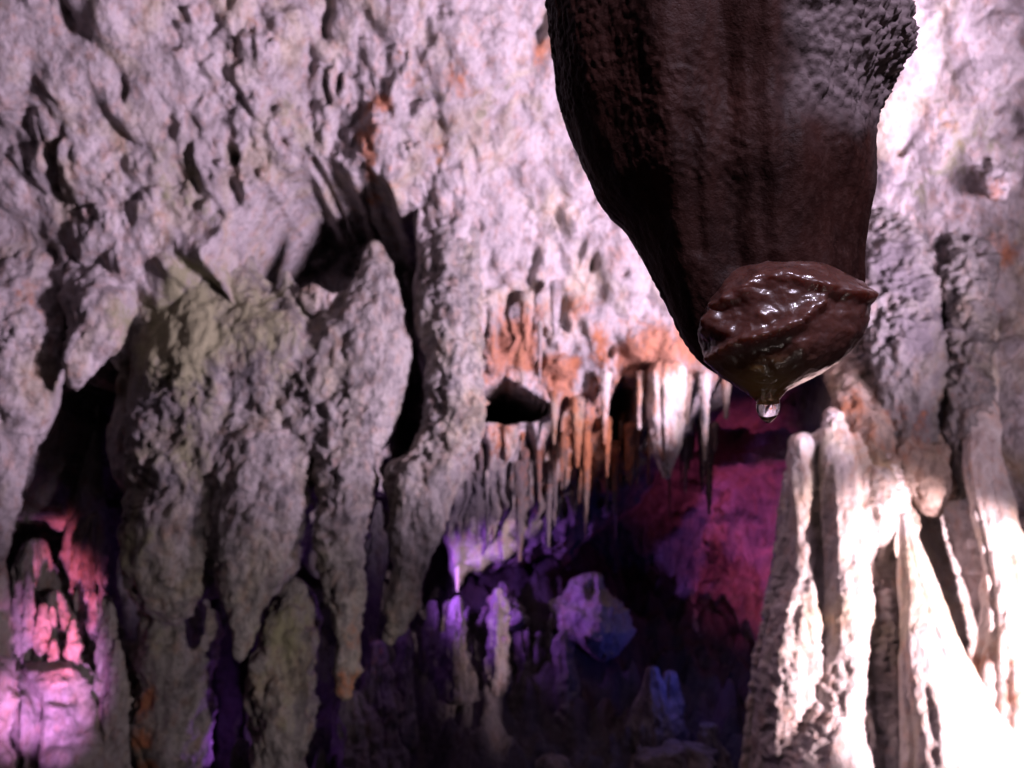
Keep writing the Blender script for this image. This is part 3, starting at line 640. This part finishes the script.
# ------------------------------------------------------------------ the wet stalactite close to the camera
def close_material(name, cols, rough, bump, coat, sss, scale):
    mat = bpy.data.materials.new(name); n = nt(mat); L = n.links.new
    geo = node(n, 'ShaderNodeNewGeometry')
    mp = node(n, 'ShaderNodeMapping'); mp.inputs['Scale'].default_value = (1, 1, .35); L(geo.outputs['Position'], mp.inputs[0])

    def noise(src, s, d=5, r=.6):
        x = node(n, 'ShaderNodeTexNoise'); L(src, x.inputs['Vector']); x.inputs['Scale'].default_value = s
        x.inputs['Detail'].default_value = d; x.inputs['Roughness'].default_value = r
        return x.outputs['Fac']
    streak = noise(mp.outputs[0], 28 * scale); grain = noise(geo.outputs['Position'], 190 * scale, 5, .65); fine = noise(geo.outputs['Position'], 600 * scale, 3)
    c = mixc(n, ramp(n, streak, [(.38, 0.0), (.62, 1.0)]), cols[0], cols[1])
    c = mixc(n, ramp(n, grain, [(.5, 0.0), (.68, .5)]), c, cols[2])
    a = node(n, 'ShaderNodeAttribute'); a.attribute_name = 'amber_glow'
    c = mixc(n, a.outputs['Fac'], c, (.42, .22, .04))  # glow of light through the thin tip, painted into base colour
    a2 = node(n, 'ShaderNodeAttribute'); a2.attribute_name = 'crust'
    c = mixc(n, a2.outputs['Fac'], c, (.26, .195, .20))
    b = node(n, 'ShaderNodeBsdfPrincipled'); L(c, b.inputs['Base Color'])
    L(ramp(n, grain, [(.3, max(.03, rough - .12)), (.7, rough + .08)]), b.inputs['Roughness'])
    b.inputs['Specular IOR Level'].default_value = .75 if coat else .18
    b.inputs['Coat Weight'].default_value = coat; b.inputs['Coat Roughness'].default_value = .06
    b.inputs['Subsurface Weight'].default_value = sss; b.inputs['Subsurface Radius'].default_value = (1, .4, .2); b.inputs['Subsurface Scale'].default_value = .035
    h = node(n, 'ShaderNodeMath', operation='MULTIPLY_ADD'); L(fine, h.inputs[0]); h.inputs[1].default_value = .35; L(grain, h.inputs[2])
    bp = node(n, 'ShaderNodeBump'); bp.inputs['Strength'].default_value = .8; bp.inputs['Distance'].default_value = bump
    L(h.outputs[0], bp.inputs['Height']); L(bp.outputs[0], b.inputs['Normal'])
    if coat: L(bp.outputs[0], b.inputs['Coat Normal'])
    o_ = node(n, 'ShaderNodeOutputMaterial'); L(b.outputs[0], o_.inputs[0])
    return mat


M_near = close_material('brown_calcite', ((.028, .009, .007), (.062, .021, .016), (.10, .045, .037)), .6, .0012, 0, 0, 1)
M_tip = close_material('wet_calcite', ((.135, .047, .036), (.17, .066, .052), (.19, .10, .09)), .38, .0005, .9, .5, 1)

YN = .5


def outline_tube(name, rows, Y, ry, nu, nv, mat, parent, disp_fn, attrs_fn, yoff=0.0):
    P = np.array(rows, float)
    x, z, m = at((P[:, 1] + P[:, 2]) / 2, P[:, 0], Y)
    r = (P[:, 2] - P[:, 1]) / 2 * m
    t = -z; tv = np.linspace(t[0], t[-1], nv)
    X = np.interp(tv, t, x); R = np.interp(tv, t, r)
    k = 5; ker = np.hanning(2 * k + 3)[1:-1]; ker /= ker.sum()
    X = np.convolve(np.pad(X, k, mode='reflect', reflect_type='odd'), ker, 'valid'); R = np.convolve(np.pad(R, k, mode='reflect', reflect_type='odd'), ker, 'valid')
    R = np.maximum(R, 2e-4)
    th = np.linspace(0, 2 * np.pi, nu, endpoint=False)
    c, s = np.cos(th), np.sin(th)
    V = np.stack([X[:, None] + R[:, None] * c, Y + yoff + R[:, None] * ry * s, np.repeat(-tv[:, None], nu, 1)], -1).reshape(-1, 3)
    nrm = np.stack([np.tile(c, nv), np.tile(s, nv), np.zeros(nv * nu)], -1)
    # picture position of each vertex, used only to lay out the relief
    dy = V[:, 1]; dz = V[:, 2] - CAM[2]
    fw = dy * math.cos(PITCH) + dz * math.sin(PITCH); up = -dy * math.sin(PITCH) + dz * math.cos(PITCH)
    px = 512 + F * V[:, 0] / fw; py = 384 - F * up / fw
    front = sstep(.3, -.3, nrm[:, 1])
    d = disp_fn(V, px, py, front)
    attrs = attrs_fn(V, px, py, front)
    V = V + nrm * d[:, None]
    idx = np.arange(nv * nu).reshape(nv, nu)
    a = idx[:-1]; b = idx[1:]
    Q = np.stack([a, b, np.roll(b, -1, 1), np.roll(a, -1, 1)], -1).reshape(-1, 4)
    n0 = len(V)
    V = np.concatenate([V, [[X[0], Y + yoff, -tv[0] + 1e-4]], [[X[-1], Y + yoff, -tv[-1] - 5e-4]]])
    for kk in attrs: attrs[kk] = np.concatenate([attrs[kk], [attrs[kk][0], attrs[kk][-1]]])
    T = np.concatenate([np.stack([np.full(nu, n0), idx[0], np.roll(idx[0], -1)], -1), np.stack([np.full(nu, n0 + 1), np.roll(idx[-1], -1), idx[-1]], -1)])
    return link_mesh(name, V, Q, mat, parent, attrs, T)


def path_gauss(px, py, path, w):
    d = np.full(px.shape, 1e9)
    for (ax, ay), (bx, by) in zip(path[:-1], path[1:]):
        ex, ey = bx - ax, by - ay
        t = np.clip(((px - ax) * ex + (py - ay) * ey) / (ex * ex + ey * ey), 0, 1)
        d = np.minimum(d, np.hypot(px - ax - t * ex, py - ay - t * ey))
    return np.exp(-(d / w) ** 2)


def crust_mask(V, px, py, front):
    nz = 26 * perlin(V * 32 + 6) + 12 * perlin(V * 75)
    m = sstep(765, 825, px + nz) * sstep(150, 75, py + nz)
    return m * front + .6 * sstep(868, 885, px) * sstep(330, 100, py) * front


def near_disp(V, px, py, front):
    q = V
    rg = sstep(.1, .6, fbm(q * 14 + 3, 2) + sstep(240, 60, py) * .5)
    d = .0016 * fbm(q * np.array([45, 45, 16]), 3) + (.0002 + .0007 * rg) * fbm(q * 230, 3)
    m = crust_mask(V, px, py, front)
    edge = sstep(.5, .95, 1 - np.abs(front - .5) * 2)
    d -= .0085 * sstep(872, 908, px)
    d += (.0003 * rg + .0045 * m + .0022 * edge) * (1.1 - worley(q * np.array([230, 230, 170])) - .5 * worley(q * np.array([110, 110, 80]) + 3)) + .0030 * m * fbm(q * 60, 3)
    for path, w, a in (([(700, -420), (722, 0), (726, 120), (735, 260)], 19, -.0065), ([(770, -420), (768, 0), (770, 130), (775, 250)], 10, .003), ([(655, -420), (660, 0), (672, 120), (700, 330)], 22, .006),
                       ([(820, 120), (838, 180), (845, 240)], 14, -.003), ([(850, -420), (875, 0), (880, 60), (868, 100)], 10, -.004), ([(800, 130), (800, 250)], 18, .003), ([(620, -420), (605, 0), (615, 150)], 16, -.003), ([(760, 140), (766, 200), (770, 260)], 10, -.002), ([(690, 120), (700, 250)], 9, -.004)):
        d += a * path_gauss(px, py, path, w) * front
    return d


def near_attr(V, px, py, front):
    return {'amber_glow': np.zeros(len(V)), 'crust': np.clip(crust_mask(V, px, py, front), 0, 1)}


BODY = [(-640, 400, 1060), (-420, 470, 1000), (-200, 520, 950), (-60, 543, 912), (0, 547, 900), (25, 550, 903), (45, 552, 909), (58, 554, 912), (70, 556, 909), (84, 558, 901), (100, 561, 886), (115, 565, 875), (130, 571, 867), (145, 577, 866),
        (160, 583, 866), (190, 597, 868), (205, 606, 867), (225, 625, 863), (250, 640, 859), (270, 650, 857), (290, 661, 858), (320, 677, 855), (345, 690, 840), (362, 702, 820), (376, 722, 796), (384, 742, 775)]
sm = empty('dripping_stalactite', 'dark wet brown stalactite hanging close by with a glossy tip and one water drop', 'stalactite')
outline_tube('stalactite_body', BODY, YN, .8, 560, 620, M_near, sm, near_disp, near_attr)

TIP = [(250, 760, 792), (256, 748, 806), (264, 737, 820), (276, 724, 842), (288, 714, 860), (297, 708, 868), (310, 702, 867), (325, 699, 865), (340, 700, 860), (352, 704, 850), (364, 711, 836), (374, 720, 820), (382, 731, 803), (390, 745, 789), (397, 754, 781), (402, 759, 777), (405, 763, 773)]


def tip_disp(V, px, py, front):
    d = .0012 * fbm(V * 80, 3) + .0018 * fbm(V * 38 + 4, 2)
    for path, w, a in (([(708, 330), (716, 306), (742, 292), (762, 276), (790, 274), (828, 288), (866, 297)], 7, .0055),
                       ([(714, 360), (742, 342), (772, 334), (798, 322), (812, 308), (820, 304)], 7, .0055),
                       ([(760, 312), (764, 316)], 6, .0022), ([(800, 346), (832, 340)], 9, .0016), ([(735, 372), (770, 366), (812, 368)], 12, .0010),
                       ([(742, 312), (790, 300), (838, 310)], 9, -.0008), ([(740, 362), (800, 340), (845, 322)], 9, -.0006), ([(724, 330), (728, 331)], 7, .002)):
        d += a * path_gauss(px, py, path, w) * front
    rip = path_gauss(px, py, [(708, 330), (716, 306), (742, 292), (762, 276), (790, 274), (828, 288), (866, 297)], 12) + path_gauss(px, py, [(714, 360), (742, 342), (772, 334), (798, 322), (815, 306)], 11)
    d += .0022 * np.clip(rip, 0, 1) * (.6 - worley(V * np.array([170, 170, 200]))) * front
    return d


def tip_attr(V, px, py, front):
    return {'amber_glow': np.exp(-((px - 762) / 40) ** 2 - ((py - 388) / 24) ** 2), 'crust': np.zeros(len(V))}


outline_tube('wet_tip', TIP, YN - .028, .72, 420, 320, M_tip, sm, tip_disp, tip_attr)

# water drop
M_water = bpy.data.materials.new('water'); n_ = nt(M_water)
b_ = node(n_, 'ShaderNodeBsdfPrincipled'); b_.inputs['Base Color'].default_value = (.97, .98, 1, 1); b_.inputs['Roughness'].default_value = .02
b_.inputs['IOR'].default_value = 1.333; b_.inputs['Transmission Weight'].default_value = 1
n_.links.new(b_.outputs[0], node(n_, 'ShaderNodeOutputMaterial').inputs[0])
prof = [(393, 8.0), (397, 10.2), (402, 11.2), (407, 11.6), (412, 10.8), (416, 8.8), (420, 5.6), (422.5, 2.0)]
outline_tube('water_drop', [(p, 768 - r, 768 + r) for p, r in prof], YN - .03, 1.0, 48, 60, M_water, sm, lambda V, a, b, c: np.zeros(len(V)), lambda V, a, b, c: {})

# ------------------------------------------------------------------ lamps of the show cave, plus added fill lamps
def lamp(name, kind, px, py, Y, power, color, size=.1, target=None, spot=None, blend=.5):
    l = bpy.data.lights.new(name, kind); l.energy = power; l.color = color
    if kind in ('POINT', 'SPOT'): l.shadow_soft_size = size
    o_ = bpy.data.objects.new(name, l); col.objects.link(o_)
    x, z, m = at(px, py, Y); o_.location = (float(x), Y, float(z))
    if target:
        tx, tz, m = at(target[0], target[1], target[2])
        d = np.array([tx - x, target[2] - Y, tz - z], float); d /= np.linalg.norm(d)
        o_.rotation_euler = mathutils.Vector(d).to_track_quat('-Z', 'Y').to_euler()
    if spot: l.spot_size = math.radians(spot); l.spot_blend = blend
    return o_


lamp('flood_lamp', 'SPOT', 1420, 360, 1.6, 1700, (.97, .745, 1), .32, (430, 80, 4.5), 80, .4)
bpy.data.objects['flood_lamp'].location = (2.85, 2.1, 2.0)
lamp('flowstone_lamp', 'SPOT', 1330, 760, 2.3, 1050, (1, .72, .80), .05, (935, 610, 3.8), 47, .38)
bpy.data.objects['flowstone_lamp'].location = (2.75, 2.0, .9)
lamp('upper_wall_fill', 'SPOT', 1330, 760, 2.3, 210, (1, .76, .95), .05, (985, 100, 3.9), 76, .7)  # added spot that brightens the upper right wall
bpy.data.objects['upper_wall_fill'].location = (2.6, 1.2, 1.3)
lamp('lower_left_fill', 'SPOT', 330, 1150, 1.4, 170, (.98, .80, .84), .05, (255, 650, 4.3), 28, .9)  # added fill spot for the lobes and stalagmites at lower left
bpy.data.objects['lower_left_fill'].location = (1.15, 1.6, .75)
lamp('tip_fill', 'POINT', 330, -300, -.5, 1.3, (1, .85, .8), .05)  # added fill light below the near stalactite tip
bpy.data.objects['tip_fill'].location = (.35, .05, .55)
lamp('entrance_lamp', 'SPOT', 330, -300, -.5, 34, (.85, .76, 1), .06, (800, 250, .5), 40, .6)
bpy.data.objects['entrance_lamp'].location = (.32, -.3, 2.3)
for nm_, px_, py_, Y_ in (('lower_left_fill', 245, 655, 4.3), ('upper_wall_fill', 1000, 170, 3.9), ('entrance_lamp', 800, 250, .5), ('flood_lamp', 430, 50, 4.5), ('flowstone_lamp', 965, 660, 3.7)):
    o_ = bpy.data.objects[nm_]; tgt = at(px_, py_, Y_)
    o_.rotation_euler = (mathutils.Vector((float(tgt[0]), Y_, float(tgt[1]))) - o_.location).to_track_quat('-Z', 'Y').to_euler()
lamp('magenta_lamp', 'SPOT', 40, 900, 3.4, 190, (.85, .34, .9), .05, (50, 635, 4.9), 29, .9)
lamp('red_lamp', 'SPOT', 40, 850, 3.6, 190, (1, .13, .13), .03, (68, 580, 5.0), 16, .8)
lamp('violet_lamp', 'SPOT', 405, 585, 4.75, 55, (.46, .15, 1), .05, (540, 590, 5.6), 80, .9)
lamp('lilac_lamp', 'POINT', 236, 740, 4.85, 1.6, (.5, .15, 1), .03)
lamp('purple_lamp', 'POINT', 388, 600, 4.7, 1.2, (.45, .15, 1), .03)
lamp('crimson_lamp', 'SPOT', 700, 705, 5.0, 60, (1, .12, .36), .05, (755, 490, 6.4), 66, 1.0)
lamp('blue_lamp', 'POINT', 690, 660, 5.0, 1.9, (.1, .12, 1), .05)

# ------------------------------------------------------------------ world, camera, render
w = bpy.data.worlds.new('World'); sc.world = w; w.use_nodes = True
w.node_tree.nodes['Background'].inputs[0].default_value = (.5, .35, .6, 1)
w.node_tree.nodes['Background'].inputs[1].default_value = .012
cd = bpy.data.cameras.new('camera'); cam = bpy.data.objects.new('camera', cd); col.objects.link(cam)
cam.location = CAM; cam.rotation_euler = (math.radians(90) + PITCH, 0, 0)
cd.lens = 28; cd.sensor_width = 36; cd.clip_start = .02; cd.clip_end = 100
cd.dof.use_dof = True; cd.dof.focus_distance = .46; cd.dof.aperture_fstop = 11
sc.camera = cam
sc.view_settings.view_transform = 'Standard'; sc.view_settings.look = 'None'; sc.view_settings.exposure = 0; sc.view_settings.gamma = 1
sc.render.engine = 'CYCLES'
sc.cycles.use_denoising = True
sc.cycles.max_bounces = 5; sc.cycles.diffuse_bounces = 1; sc.cycles.glossy_bounces = 2; sc.cycles.transmission_bounces = 5
sc.cycles.sample_clamp_indirect = 4
